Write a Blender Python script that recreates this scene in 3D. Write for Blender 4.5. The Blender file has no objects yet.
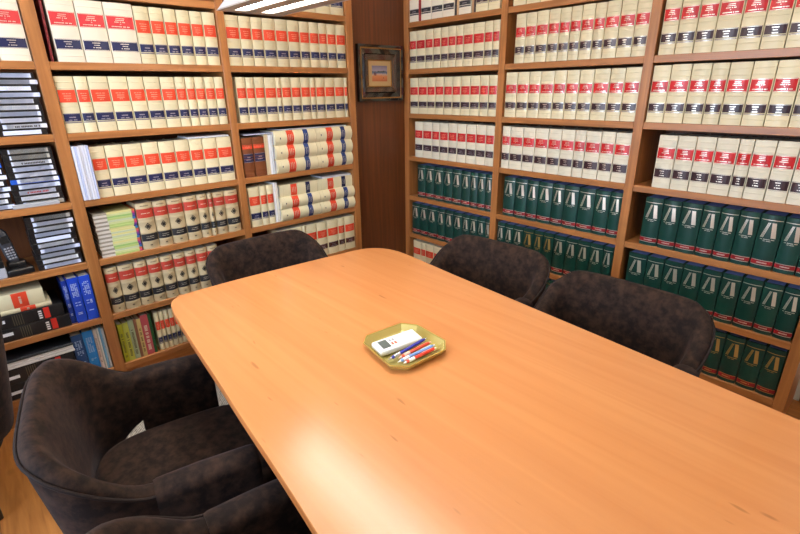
import bpy, bmesh, math, random
from mathutils import Vector, Matrix
random.seed(7)
PI = math.pi
scene = bpy.context.scene
COL = scene.collection

# ------------------------------------------------------------------ materials
def nt(name):
    m = bpy.data.materials.new(name); m.use_nodes = True
    t = m.node_tree; b = t.nodes['Principled BSDF']
    return m, t, b
def lin(c):
    return tuple((x/12.92 if x <= .04045 else ((x+.055)/1.055)**2.4) for x in (v/255 for v in c)) + (1,)
def flat(name, rgb, rough=.6, metal=0, spec=.5, var=0, bump=0, bscale=200, coat=0, sheen=0):
    m, t, b = nt(name)
    c = lin(rgb)
    b.inputs['Roughness'].default_value = rough; b.inputs['Metallic'].default_value = metal
    b.inputs['Specular IOR Level'].default_value = spec
    b.inputs['Coat Weight'].default_value = coat
    b.inputs['Sheen Weight'].default_value = sheen
    co = t.nodes.new('ShaderNodeTexCoord')
    if var:
        n = t.nodes.new('ShaderNodeTexNoise'); n.inputs['Scale'].default_value = 14; n.inputs['Detail'].default_value = 4
        t.links.new(co.outputs['Object'], n.inputs['Vector'])
        oi = t.nodes.new('ShaderNodeObjectInfo')
        ad = t.nodes.new('ShaderNodeMath'); ad.operation = 'ADD'
        t.links.new(n.outputs['Fac'], ad.inputs[0]); t.links.new(oi.outputs['Random'], ad.inputs[1])
        mr = t.nodes.new('ShaderNodeMapRange'); mr.inputs[1].default_value = .2; mr.inputs[2].default_value = 1.8
        mr.inputs[3].default_value = 1-var; mr.inputs[4].default_value = 1+var
        t.links.new(ad.outputs[0], mr.inputs[0])
        h = t.nodes.new('ShaderNodeHueSaturation'); h.inputs['Color'].default_value = c
        t.links.new(mr.outputs[0], h.inputs['Value']); t.links.new(h.outputs[0], b.inputs['Base Color'])
    else:
        b.inputs['Base Color'].default_value = c
    if bump:
        n2 = t.nodes.new('ShaderNodeTexNoise'); n2.inputs['Scale'].default_value = bscale
        t.links.new(co.outputs['Object'], n2.inputs['Vector'])
        bp = t.nodes.new('ShaderNodeBump'); bp.inputs['Strength'].default_value = bump; bp.inputs['Distance'].default_value = .002
        t.links.new(n2.outputs['Fac'], bp.inputs['Height']); t.links.new(bp.outputs[0], b.inputs['Normal'])
    return m
def wood(name, dark, light, axis='Z', rough=.35, scale=1.0, flecks=0, coat=0, specular=.5):
    """grain runs along the given object axis"""
    m, t, b = nt(name)
    co = t.nodes.new('ShaderNodeTexCoord'); mp = t.nodes.new('ShaderNodeMapping')
    s = {'X': (1.2, 26, 26), 'Y': (26, 1.2, 26), 'Z': (26, 26, 1.2)}[axis]
    mp.inputs['Scale'].default_value = tuple(v*scale for v in s)
    t.links.new(co.outputs['Object'], mp.inputs['Vector'])
    n = t.nodes.new('ShaderNodeTexNoise'); n.inputs['Scale'].default_value = 1.6; n.inputs['Detail'].default_value = 6
    n.inputs['Distortion'].default_value = .6
    t.links.new(mp.outputs[0], n.inputs['Vector'])
    r = t.nodes.new('ShaderNodeValToRGB'); r.color_ramp.elements[0].position = .3; r.color_ramp.elements[1].position = .7
    r.color_ramp.elements[0].color = lin(dark); r.color_ramp.elements[1].color = lin(light)
    t.links.new(n.outputs['Fac'], r.inputs[0])
    out = r.outputs[0]
    if flecks:
        mp2 = t.nodes.new('ShaderNodeMapping'); f = {'X': (16, 75, 75), 'Y': (75, 16, 75), 'Z': (75, 75, 16)}[axis]
        mp2.inputs['Scale'].default_value = f
        t.links.new(co.outputs['Object'], mp2.inputs['Vector'])
        v = t.nodes.new('ShaderNodeTexNoise'); v.inputs['Scale'].default_value = .55; v.inputs['Detail'].default_value = 1
        t.links.new(mp2.outputs[0], v.inputs['Vector'])
        cr = t.nodes.new('ShaderNodeMapRange'); cr.inputs[1].default_value = .745; cr.inputs[2].default_value = .80
        cr.inputs[3].default_value = 0; cr.inputs[4].default_value = flecks
        t.links.new(v.outputs['Fac'], cr.inputs[0])
        mx = t.nodes.new('ShaderNodeMix'); mx.data_type = 'RGBA'
        t.links.new(cr.outputs[0], mx.inputs[0]); t.links.new(out, mx.inputs[6])
        mx.inputs[7].default_value = lin(tuple(int(v*.55) for v in dark))
        out = mx.outputs[2]
    t.links.new(out, b.inputs['Base Color'])
    b.inputs['Roughness'].default_value = rough; b.inputs['Coat Weight'].default_value = coat
    b.inputs['Coat Roughness'].default_value = .25; b.inputs['Specular IOR Level'].default_value = specular
    return m

W_D, W_L = (142, 90, 47), (175, 117, 66)
WX = wood('cherry_x', W_D, W_L, 'X'); WY = wood('cherry_y', W_D, W_L, 'Y'); WZ = wood('cherry_z', W_D, W_L, 'Z')
WBACK = wood('cherry_back', (92, 50, 22), (116, 66, 30), 'Z', rough=.5)
PANEL = wood('dark_panel', (78, 40, 17), (102, 55, 24), 'Z', rough=.38)
TABLE = wood('beech_top', (193, 127, 76), (203, 138, 84), 'Y', rough=.22, scale=.5, flecks=.4)
TEDGE = wood('beech_edge', (172, 100, 50), (196, 122, 66), 'Y', rough=.4)
DLEG = flat('dark_leg', (34, 24, 20), .4)
PAPER = flat('paper', (232, 228, 214), .8, var=.05)
PAPERW = flat('paper_white', (235, 238, 245), .7, var=.04)
DAYLIT_TOP = flat('daylight_blue_page_edges', (150, 166, 235), .5)  # blue cast of window daylight on the page tops, put into the colour
FOIL = flat('silver_foil', (235, 225, 210), .3, metal=.7)
TXR = flat('pale_lettering', (232, 150, 124), .45)
TXD = flat('dim_lettering', (150, 142, 150), .45)
GOLD = flat('gold_foil', (205, 164, 96), .35, metal=.6)
DULLFOIL = flat('dull_foil', (205, 196, 178), .45, metal=.3)
CREAM = flat('cream_leather', (222, 212, 176), .5, var=.10, bump=.15, coat=.1)
CREAMW = flat('pale_leather', (222, 216, 194), .5, var=.08, bump=.15, coat=.1)
CREAMX = flat('white_leather', (232, 224, 204), .5, var=.05, bump=.1)
BEIGE = flat('aged_beige', (190, 172, 136), .6, var=.14, bump=.3)
BROWN = flat('brown_leather', (112, 62, 32), .4, var=.08)
ORED = flat('orange_red_label', (216, 68, 40), .4, var=.10)
CRIM = flat('crimson_label', (188, 26, 32), .33, var=.10)
ROSE = flat('rose_label', (205, 52, 58), .4, var=.05)
BRICK = flat('brick_red_band', (178, 58, 42), .55, var=.10)
NAVY = flat('navy_label', (16, 25, 70), .38, var=.1)
PLUM = flat('black_plum_label', (50, 28, 36), .33, var=.1)
BRN = flat('dark_brown_label', (70, 30, 24), .45)
BLK = flat('black_label', (30, 30, 34), .5)
GREEN = flat('bottle_green_cover', (12, 57, 50), .36, var=.12)
REDB = flat('red_band', (142, 24, 32), .4)
BPLAST = flat('black_plastic', (20, 20, 23), .35, var=.1)
def solid(name, rgb, rough=.5, **k): return flat(name, rgb, rough, **k)

# ------------------------------------------------------------------ mesh helpers
def newbm(): return bmesh.new()
def box(bm, x0, x1, y0, y1, z0, z1, mi=0):
    vs = [bm.verts.new((x, y, z)) for x in (x0, x1) for y in (y0, y1) for z in (z0, z1)]
    for f in ((0,1,3,2), (4,6,7,5), (0,4,5,1), (2,3,7,6), (0,2,6,4), (1,5,7,3)):
        fa = bm.faces.new([vs[i] for i in f]); fa.material_index = mi
    return vs
def rbox(bm, x0, x1, y0, y1, z0, z1, r=.01, seg=3, mi=0):
    t = bmesh.new(); box(t, x0, x1, y0, y1, z0, z1, mi)
    bmesh.ops.recalc_face_normals(t, faces=t.faces)
    bmesh.ops.bevel(t, geom=list(t.edges), offset=r, segments=seg, profile=.5, affect='EDGES')
    for f in t.faces: f.material_index = mi
    me = bpy.data.meshes.new('tmp'); t.to_mesh(me); t.free(); bm.from_mesh(me); bpy.data.meshes.remove(me)
def obj(name, bm, mats, parent=None, smooth=False, loc=None, autos=None):
    bmesh.ops.recalc_face_normals(bm, faces=bm.faces)
    me = bpy.data.meshes.new(name); bm.to_mesh(me); bm.free()
    for m in (mats if isinstance(mats, (list, tuple)) else [mats]): me.materials.append(m)
    if smooth:
        me.polygons.foreach_set('use_smooth', [True]*len(me.polygons))
        if autos: me.set_sharp_from_angle(angle=math.radians(autos))
    o = bpy.data.objects.new(name, me); COL.objects.link(o)
    if parent: o.parent = parent
    if loc: o.location = loc
    return o
def empty(name, loc=(0,0,0), rot=(0,0,0)):
    o = bpy.data.objects.new(name, None); COL.objects.link(o); o.empty_display_size = .05
    o.location = loc; o.rotation_euler = rot
    return o
def tag(o, label=None, cat=None, group=None, kind=None):
    if label: o['label'] = label
    if cat: o['category'] = cat
    if group: o['group'] = group
    if kind: o['kind'] = kind
    return o
def copy_tree(o, parent=None):
    c = o.copy(); COL.objects.link(c); c.parent = parent
    for ch in list(o.children): copy_tree(ch, c)
    return c
def tube(bm, pts, r, n=8, mi=0, cap=True, closed=False):
    pts = [Vector(p) for p in pts]; rings = []; N = len(pts)
    for i, p in enumerate(pts):
        a = pts[(i-1) % N] if (closed or i > 0) else p; b = pts[(i+1) % N] if (closed or i < N-1) else p
        d = (b-a).normalized(); u = d.cross(Vector((0,0,1)))
        if u.length < .1: u = d.cross(Vector((0,1,0)))
        u.normalize(); v = d.cross(u)
        rr = r[i] if isinstance(r, (list, tuple)) else r
        rings.append([bm.verts.new(p+(u*math.cos(2*PI*k/n)+v*math.sin(2*PI*k/n))*rr) for k in range(n)])
    for i in range(N if closed else N-1):
        A, B_ = rings[i], rings[(i+1) % N]
        for k in range(n):
            f = bm.faces.new((A[k], A[(k+1) % n], B_[(k+1) % n], B_[k])); f.material_index = mi
    if cap and not closed:
        for R_ in (rings[0], rings[-1]): f = bm.faces.new(R_); f.material_index = mi

# ------------------------------------------------------------------ room shell
def struct(name, bm, mats, **k):
    return tag(obj(name, bm, mats, **k), kind='structure')
RX0, RX1, RY0, RY1, CH = -4.3, .36, -5.2, .36, 2.62
def floor_mat():
    m, t, b = nt('laminate')
    co = t.nodes.new('ShaderNodeTexCoord')
    br = t.nodes.new('ShaderNodeTexBrick'); br.inputs['Scale'].default_value = 1; br.inputs['Brick Width'].default_value = 1.25
    br.inputs['Row Height'].default_value = .19; br.inputs['Mortar Size'].default_value = .0015; br.inputs['Mortar Smooth'].default_value = .1
    br.inputs['Color1'].default_value = (1,1,1,1); br.inputs['Color2'].default_value = (.78,.78,.78,1); br.inputs['Mortar'].default_value = (.35,.3,.25,1)
    mp = t.nodes.new('ShaderNodeMapping'); mp.inputs['Rotation'].default_value = (0,0,PI/2)
    t.links.new(co.outputs['Object'], mp.inputs['Vector']); t.links.new(mp.outputs[0], br.inputs['Vector'])
    m2 = t.nodes.new('ShaderNodeMapping'); m2.inputs['Scale'].default_value = (22, 2, 1)
    t.links.new(co.outputs['Object'], m2.inputs['Vector'])
    n = t.nodes.new('ShaderNodeTexNoise'); n.inputs['Scale'].default_value = 1.3; n.inputs['Detail'].default_value = 6; n.inputs['Distortion'].default_value = 1.2
    t.links.new(m2.outputs[0], n.inputs['Vector'])
    r = t.nodes.new('ShaderNodeValToRGB'); r.color_ramp.elements[0].position = .3; r.color_ramp.elements[1].position = .7
    r.color_ramp.elements[0].color = lin((148, 90, 42)); r.color_ramp.elements[1].color = lin((182, 122, 62))
    t.links.new(n.outputs['Fac'], r.inputs[0])
    k = t.nodes.new('ShaderNodeTexVoronoi'); k.inputs['Scale'].default_value = 3.2
    m3 = t.nodes.new('ShaderNodeMapping'); m3.inputs['Scale'].default_value = (1.6, .9, 1)
    t.links.new(co.outputs['Object'], m3.inputs['Vector']); t.links.new(m3.outputs[0], k.inputs['Vector'])
    kr = t.nodes.new('ShaderNodeMapRange'); kr.inputs[1].default_value = .03; kr.inputs[2].default_value = .12; kr.inputs[3].default_value = .55; kr.inputs[4].default_value = 1
    t.links.new(k.outputs['Distance'], kr.inputs[0])
    x1 = t.nodes.new('ShaderNodeMix'); x1.data_type = 'RGBA'; x1.blend_type = 'MULTIPLY'; x1.inputs[0].default_value = 1
    t.links.new(r.outputs[0], x1.inputs[6]); t.links.new(br.outputs['Color'], x1.inputs[7])
    x2 = t.nodes.new('ShaderNodeMix'); x2.data_type = 'RGBA'; x2.blend_type = 'MULTIPLY'; x2.inputs[0].default_value = 1
    t.links.new(x1.outputs[2], x2.inputs[6]); t.links.new(kr.outputs[0], x2.inputs[7])
    t.links.new(x2.outputs[2], b.inputs['Base Color']); b.inputs['Roughness'].default_value = .4
    return m
WALL = flat('wall_paint', (226, 222, 212), .85, bump=.05, bscale=80)
CEIL = flat('ceiling_paint', (238, 234, 224), .9)
bm = newbm(); box(bm, RX0-.1, RX1+.1, RY0-.1, RY1+.1, -.1, 0); struct('floor', bm, floor_mat())
bm = newbm(); box(bm, RX0-.1, RX1+.1, RY0-.1, RY1+.1, CH, CH+.1); struct('ceiling', bm, CEIL)
bm = newbm(); box(bm, RX0-.1, RX1+.1, RY1, RY1+.1, 0, CH); struct('wall_back', bm, WALL)
bm = newbm(); box(bm, RX1, RX1+.1, RY0, RY1, 0, CH); struct('wall_right', bm, WALL)
bm = newbm(); box(bm, RX0-.1, RX1+.1, RY0-.1, RY0, 0, CH); struct('wall_front', bm, WALL)
# left wall with a window opening (out of the photograph, it lets the daylight in)
WY0, WY1, WZ0, WZ1 = -2.3, -.5, 1.0, 2.25
bm = newbm()
box(bm, RX0-.1, RX0, RY0, WY0, 0, CH); box(bm, RX0-.1, RX0, WY1, RY1, 0, CH)
box(bm, RX0-.1, RX0, WY0, WY1, 0, WZ0); box(bm, RX0-.1, RX0, WY0, WY1, WZ1, CH)
struct('wall_left', bm, WALL)
bm = newbm()
for a, b_ in ((WY0, WY0+.05), (WY1-.05, WY1), ((WY0+WY1)/2-.025, (WY0+WY1)/2+.025)): box(bm, RX0-.07, RX0-.01, a, b_, WZ0, WZ1)
box(bm, RX0-.07, RX0-.01, WY0, WY1, WZ0, WZ0+.05); box(bm, RX0-.07, RX0-.01, WY0, WY1, WZ1-.05, WZ1)
struct('window_1', bm, flat('window_white', (235,235,232), .5))
# baseboard of the right wall beyond the bookcase
bm = newbm(); rbox(bm, RX1-.016, RX1, RY0, -2.62, 0, .12, .004, 2); struct('baseboard_right', bm, WY)
# dark wood panel closing the corner between the bookcases
bm = newbm(); box(bm, -.502, .004, .05, .07, 0, 2.36)
rbox(bm, -.5, -.486, .042, .05, 0, 2.36, .002, 1)
struct('wall_corner', bm, PANEL)

# ------------------------------------------------------------------ bookcases
BZ = {'T': 2.34, '0': 2.027, '1': 1.717, '2': 1.406, '3': 1.086, '4': .773, '5': .46, '6': .15}
TH, DEPTH = .034, .345
def bookcase(name, label, w, stiles, ends):
    """w 'L': front plane y=0 running along x; 'R': front plane x=0 running along -y"""
    root = empty(name, (ends[0], DEPTH/2, 0) if w == 'L' else (DEPTH/2, -ends[0], 0))
    tag(root, label, 'bookcase')
    ox, oy = root.location.x, root.location.y
    def bx(bm, t0, t1, d0, d1, z0, z1, r=.0015):
        if w == 'L': rbox(bm, t0-ox, t1-ox, d0-oy, d1-oy, z0, z1, r, 1)
        else: rbox(bm, d0-ox, d1-ox, -t1-oy, -t0-oy, z0, z1, r, 1)
    for a, b_ in stiles:
        bm = newbm(); bx(bm, a, b_, 0, DEPTH, 0, 2.36); obj('side_panel', bm, WZ, root)
    mat = WX if w == 'L' else WY
    for (a, b_), (c, d) in zip(stiles[:-1], stiles[1:]):
        for k, z in BZ.items():
            bm = newbm(); bx(bm, b_+.0003, c-.0003, .002, DEPTH-.012, z-TH, z); obj('shelf', bm, mat, root)
        bm = newbm(); bx(bm, b_+.0003, c-.0003, .012, .03, 0, BZ['6']-TH-.0005); obj('plinth', bm, mat, root)
    bm = newbm(); bx(bm, stiles[0][1], stiles[-1][0], DEPTH-.011, DEPTH-.001, 0, 2.34); obj('back_panel', bm, WBACK, root)
    return root
bookcase('bookcase', 'cherry wood bookcase along the left wall, filled with cream volumes and video cassettes', 'L',
         [(-3.105, -3.06), (-2.266, -2.213), (-1.413, -1.370), (-.553, -.503)], (-1.8, 0))
bookcase('bookcase', 'cherry wood bookcase along the right wall, with rows of dark green volumes', 'R',
         [(-.05, -.003), (.812, .861), (1.690, 1.737), (2.55, 2.596)], (1.3, 0))

# ------------------------------------------------------------------ books
def spine_pts(w, bulge, n=7):
    return [(-w/2+w*i/(n-1), -bulge*(1-(2*i/(n-1)-1)**2)) for i in range(n)]
def cover(w, h, d, bulge, ribs=(), t=.0028, ribh=.004):
    """hard cover: spine at y=0 facing -Y, boards running to +Y"""
    bm = newbm()
    zs = [0, h]
    prof = [(0, 0)]
    for z in ribs: prof += [(z-ribh, 0), (z-ribh*.4, .0014), (z+ribh*.4, .0014), (z+ribh, 0)]
    prof.append((h, 0))
    sp = spine_pts(w, bulge)
    g = [[bm.verts.new((x, y-e, z)) for x, y in sp] for z, e in prof]
    for i in range(len(prof)-1):
        for j in range(len(sp)-1): bm.faces.new((g[i][j], g[i][j+1], g[i+1][j+1], g[i+1][j]))
    gi = [[bm.verts.new((x*(1-2*t/w), .004, z)) for x, y in sp] for z in (0, h)]
    for k, row in ((0, g[0]), (1, g[-1])):
        for j in range(len(sp)-1): bm.faces.new((row[j], row[j+1], gi[k][j+1], gi[k][j]))
    for s in (0, 1):
        xo = -w/2 if s == 0 else w/2; xi = xo+t if s == 0 else xo-t
        j = 0 if s == 0 else -1
        bot, top = g[0][j], g[-1][j]
        # board as thin slab
        a = [bm.verts.new((xo, 0, 0)), bm.verts.new((xo, d, 0)), bm.verts.new((xi, d, 0)), bm.verts.new((xi, 0, 0))]
        b_ = [bm.verts.new((v.co.x, v.co.y, h)) for v in a]
        for q in range(4): bm.faces.new((a[q], a[(q+1) % 4], b_[(q+1) % 4], b_[q]))
        bm.faces.new(a); bm.faces.new(b_)
    return bm
def strip(w, z0, z1, bulge, off=.0008, inset=.0015, mi=0, bm=None, n=7):
    bm = bm or newbm()
    sp = [(x*(1-2*inset/w), -bulge*(1-(2*x*(1-2*inset/w)/w)**2)) for x, y in spine_pts(w, bulge, n)]
    A = [[bm.verts.new((x, y-off, z)) for x, y in sp] for z in (z0, z1)]
    Bk = [[bm.verts.new((x, y+.0002, z)) for x, y in sp] for z in (z0, z1)]
    for j in range(n-1):
        for q in ((A[0][j], A[0][j+1], A[1][j+1], A[1][j]), (A[0][j], A[0][j+1], Bk[0][j+1], Bk[0][j]), (A[1][j], A[1][j+1], Bk[1][j+1], Bk[1][j])):
            f = bm.faces.new(q); f.material_index = mi
    for j in (0, -1):
        f = bm.faces.new((A[0][j], A[1][j], Bk[1][j], Bk[0][j])); f.material_index = mi
    return bm
def mark(bm, x0, x1, z0, z1, w, bulge, off, mi=1):
    n = 6 if x1-x0 > w*.4 else 2; pts = []
    for i in range(n+1):
        x = x0+(x1-x0)*i/n; pts.append((x, -bulge*(1-(2*x/w)**2)-off))
    for i in range(n):
        f = bm.faces.new([bm.verts.new((pts[i][0], pts[i][1], z0)), bm.verts.new((pts[i+1][0], pts[i+1][1], z0)),
                          bm.verts.new((pts[i+1][0], pts[i+1][1], z1)), bm.verts.new((pts[i][0], pts[i][1], z1))])
        f.material_index = mi
def words(bm, frac, zc, hh, w, bulge, off=.0009, mi=1, rnd=random):
    """one line of gilt lettering, as small separate letter strokes"""
    L = w*frac; x = -L/2; cw = .0036*max(.6, w/.07)
    while x < L/2-cw*.6:
        if rnd.random() < .12: x += cw*.7; continue
        k = rnd.random(); a = hh*(.5 if k < .8 else .42)
        mark(bm, x, min(x+cw*.82, L/2), zc-a, zc+a, w, bulge, off+.0003, mi); x += cw
def label_text(bm, w, z0, z1, bulge, lines, edge=True, mi=1):
    H = z1-z0
    if edge:
        mark(bm, -w*.44, w*.44, z1-.0028, z1-.0010, w, bulge, .0012, mi); mark(bm, -w*.44, w*.44, z0+.0010, z0+.0028, w, bulge, .0012, mi)
    for fr, pos, hh in lines: words(bm, fr, z0+H*pos, H*hh, w, bulge, mi=mi)
def page_block(w, h, d, mat, parent, t=.003, inset=.003):
    bm = newbm(); box(bm, -w/2+t+.0002, w/2-t-.0002, .0045, d-.003, inset, h-inset); return obj('page_block', bm, mat, parent)
PW = .075
def proto_law(name, cov, red, dark, foil, h=.25, d=.172, zr=(.60,.76), zd=(.30,.42), bulge=.0065, full=True, ribs=(.10,.20,.47,.53,.80,.90)):
    r = empty(name)
    obj('cover', cover(PW, h, d, bulge, [h*q for q in ribs], ribh=.0022), cov, r, smooth=True, autos=30)
    page_block(PW, h, d, PAPER, r)
    bm = strip(PW, h*zr[0], h*zr[1], bulge, inset=.0028)
    if full: label_text(bm, PW, h*zr[0], h*zr[1], bulge, ((.30,.80,.05),(.36,.67,.05),(.44,.53,.06),(.08,.38,.05),(.68,.19,.07)))
    else: label_text(bm, PW, h*zr[0], h*zr[1], bulge, ((.5,.70,.07),(.4,.52,.07),(.5,.34,.07),(.2,.2,.06)), edge=False)
    obj('title_label', bm, [red, foil if full else TXR], r)
    bm = strip(PW, h*zd[0], h*zd[1], bulge, inset=.0028)
    if full: label_text(bm, PW, h*zd[0], h*zd[1], bulge, ((.32,.74,.08),(.20,.52,.07),(.30,.28,.08)))
    else: label_text(bm, PW, h*zd[0], h*zd[1], bulge, ((.35,.6,.11),(.5,.32,.10)))
    obj('volume_label', bm, [dark, foil if full else TXD], r)
    return r
def proto_green(name, foil, band_foil):
    h, d, bulge = .254, .18, .010
    r = empty(name)
    obj('cover', cover(PW, h, d, bulge, (), t=.003), GREEN, r, smooth=True, autos=30)
    page_block(PW, h, d, DAYLIT_TOP, r, inset=.0015)
    bm = newbm()
    mark(bm, -PW*.47, PW*.47, h*.900, h*.912, PW, bulge, .0010, 0)
    # two leaning strips forming the emblem
    for (xa, xb, xc, xd, st) in ((-.36, -.20, .0, -.13, 1), (.12, .33, .23, .045, 0)):
        n = 5
        for i in range(n):
            z0, z1 = h*(.585+.275*i/n), h*(.585+.275*(i+1)/n)
            f0, f1 = i/n, (i+1)/n
            a0 = PW*(xa+(xd-xa)*f0); a1 = PW*(xb+(xc-xb)*f0); b0 = PW*(xa+(xd-xa)*f1); b1 = PW*(xb+(xc-xb)*f1)
            def yy(x): return -bulge*(1-(2*x/PW)**2)-.0012
            segs = 3 if st else 1
            for s in range(segs):
                g0, g1 = (s/segs+.03, (s+.78)/segs) if st else (0, 1)
                q = [(a0+(a1-a0)*g0, z0), (a0+(a1-a0)*g1, z0), (b0+(b1-b0)*g1, z1), (b0+(b1-b0)*g0, z1)]
                bm.faces.new([bm.verts.new((x, yy(x), z)) for x, z in q])
    words(bm, .66, h*.555, .0036, PW, bulge, .0006, 0); words(bm, .36, h*.525, .003, PW, bulge, .0006, 0)
    obj('emblem', bm, foil, r)
    bm = strip(PW, h*.085, h*.155, bulge, inset=.0006)
    words(bm, .5, h*.12, .0055, PW, bulge, .0009, 1)
    mark(bm, -PW*.47, PW*.47, h*.158, h*.168, PW, bulge, .0012, 1); mark(bm, -PW*.47, PW*.47, h*.070, h*.080, PW, bulge, .0012, 1)
    obj('red_band', bm, [REDB, band_foil], r)
    return r
def proto_old(name):
    h, d, bulge = .253, .175, .014
    r = empty(name)
    obj('cover', cover(PW, h, d, bulge, [h*q for q in (.15,.36,.60,.67,.90)], ribh=.004), BEIGE, r, smooth=True, autos=40)
    page_block(PW, h, d, PAPER, r)
    bm = strip(PW, h*.69, h*.88, bulge, off=.0012, inset=.0004); words(bm, .55, h*.785, .004, PW, bulge, .0015, 1); obj('title_band', bm, [BRICK, DULLFOIL], r)
    bm = strip(PW, h*.18, h*.335, bulge, off=.0012, inset=.0004); words(bm, .5, h*.28, .003, PW, bulge, .0015, 1); words(bm, .5, h*.24, .003, PW, bulge, .0015, 1); obj('volume_band', bm, [BLK, DULLFOIL], r)
    bm = newbm()
    def yy(x): return -bulge*(1-(2*x/PW)**2)-.0016
    R_ = .0195; c = h*.50
    for k in range(4):     # diamond crest ring with a solid core
        a0, a1 = PI/2*k, PI/2*(k+1)
        P = lambda a, r_: (r_*math.cos(a)*.85, c+r_*math.sin(a))
        q = [P(a0, R_), P(a1, R_), P(a1, R_*.72), P(a0, R_*.72)]
        bm.faces.new([bm.verts.new((x, yy(x), z)) for x, z in q])
    q = [(R_*.55*math.cos(PI/3*k)*.85, c+R_*.5*math.sin(PI/3*k)) for k in range(6)]
    bm.faces.new([bm.verts.new((x, yy(x)-.0002, z)) for x, z in q])
    obj('crest', bm, solid('crest_ink', (48, 44, 40)), r)
    ink = solid('brown_ink', (88, 74, 56))
    bm = newbm(); words(bm, .5, h*.945, .004, PW, bulge, .0010, 0); obj('lettering', bm, ink, r)
    bm = newbm(); words(bm, .18, h*.09, .007, PW, bulge, .0010, 0); obj('volume_mark', bm, ink, r)
    return r

# each type of book is modelled once, its copies follow
P = {}
P['LB'] = proto_law('law_book', CREAM, ORED, NAVY, DULLFOIL, full=False, zr=(.545,.765), zd=(.175,.35))
P['LW'] = proto_law('law_book', CREAMX, ROSE, NAVY, FOIL, zr=(.57,.79), zd=(.20,.365), ribs=(.1,.9))
P['LK'] = proto_law('law_book', CREAM, ORED, BRN, DULLFOIL, full=False, zr=(.545,.76), zd=(.19,.35))
P['RB'] = proto_law('law_book', CREAM, CRIM, PLUM, FOIL, h=.258, zr=(.535,.735), zd=(.175,.345))
P['RC'] = proto_law('law_book', CREAMW, CRIM, PLUM, FOIL, h=.258, zr=(.56,.77), zd=(.19,.375))
P['RS'] = proto_law('law_book', CREAMX, CRIM, BLK, DULLFOIL, h=.258, zr=(.56,.77), zd=(.16,.31), full=False)
P['RD'] = proto_law('law_book', CREAM, CRIM, PLUM, DULLFOIL, h=.258, zr=(.535,.745), zd=(.175,.345), full=False)
P['RE'] = proto_law('law_book', CREAMW, CRIM, PLUM, DULLFOIL, h=.258, zr=(.55,.76), zd=(.20,.37), full=False)
P['BR'] = proto_law('law_book', BROWN, ORED, NAVY, GOLD, h=.235, zr=(.72,.82), zd=(.38,.60), full=False)
P['GS'] = proto_green('code_book', FOIL, FOIL)
P['GG'] = proto_green('code_book', GOLD, GOLD)
P['OB'] = proto_old('antique_book')
used = set()
ORD = ['first', 'second', 'third', 'fourth', 'fifth', 'sixth', 'seventh', 'eighth', 'ninth', 'tenth', 'eleventh', 'twelfth', 'thirteenth', 'fourteenth']
def inst(kind, label, cat, group):
    if kind not in used: used.add(kind); r = P[kind]
    else: r = copy_tree(P[kind])
    tag(r, label, cat, group); return r
def place(w, t, z, off=.015):
    return ((t, off, z), (0,0,0)) if w == 'L' else ((off, -t, z), (0,0,-PI/2))
def row(w, bay, b, bounds, kind, look, rowname, h=.25, off=.014, from_right=False, first=0, cat='book', jitter=.002, skip=()):
    n = len(bounds)-1
    for i in range(n):
        if i in skip: continue
        a, c = bounds[i], bounds[i+1]; wd = c-a-.0042
        k = kind[i] if isinstance(kind, (list, tuple)) else kind
        idx = (n-1-i if from_right else i)+first
        side = 'right' if from_right else 'left'
        r = inst(k, f'{ORD[idx]} {look} from {side}, {rowname}'.replace(' from left', '') if 'beyond' in look else f'{ORD[idx]} {look} from {side}, {rowname}', cat, f'{look} volumes, {rowname}')
        loc, rot = place(w, (a+c)/2, BZ[b]+.0006, off+random.uniform(0, jitter))
        r.location = loc; r.rotation_euler = rot
        h0 = {'R': .258, 'G': .254, 'O': .253}.get(k[0], .25)
        if k == 'BR': h0 = .235
        r.scale = (wd/PW, 1, (h/h0)*(1+random.uniform(-.004, .004)))
CB, MB_, NB = 'corner bay of right bookcase', 'middle bay of right bookcase', 'near bay of right bookcase'
RK = 'cream red-and-black-labelled book'
row('R', 1, '0', [-.0019,.1045], 'RS', 'white black-labelled book', 'before the red pamphlet, '+CB)
row('R', 1, '0', [.1135,.2151,.3224,.4266], 'RS', 'white black-labelled book', 'top row, '+CB)
row('R', 1, '0', [.4624,.5685], 'RS', 'white black-labelled book beyond the tan pamphlet', 'top row, '+CB, first=0)
row('R', 1, '0', [.6029,.7007,.7908], 'RB', 'cream book beyond the thin pamphlets', 'top row, '+CB)
row('R', 1, '1', [-.002,.0687,.1593,.236,.3083,.3767,.4468,.5113,.5942,.6839,.7482,.8016], 'RD', RK, 'second row, '+CB)
row('R', 1, '2', [0.0001,.0886,.1803,.2608,.3436,.4237,.4994,.5824,.6642,.7366,.8044], 'RD', RK, 'third row, '+CB)
row('R', 1, '3', [.0507,.1369,.233,.3104,.3954,.4794,.5634,.649,.7325,.8032], 'RE', RK, 'fourth row, '+CB, h=.262)
GK = 'green silver-emblem book'
row('R', 1, '4', [.0738,.163,.2546,.3504,.4398,.5281,.6105,.6777,.7466,.8066], 'GS', GK, 'fifth row, '+CB, h=.254, off=.02)
row('R', 1, '5', [.0102,.0993,.1902,.2902,.375,.4593,.5498,.62,.6911,.7594,.8096], 'GS', GK, 'sixth row, '+CB, h=.254, off=.02)
row('R', 1, '6', [.0243,.1134,.1656,.2582,.3477,.4281,.5001,.58], 'LK', 'cream red-labelled book', 'bottom row, '+CB, off=.02)
row('R', 2, '0', [.8842,.9734,1.0652,1.1528,1.2365], 'RB', 'cream book', 'top row, '+MB_)
row('R', 2, '1', [.9145,.9856,1.057,1.1338,1.2039,1.2679,1.331,1.4022,1.4631,1.5377,1.6163,1.687], 'RB', RK, 'second row, '+MB_, h=.265)
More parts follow.
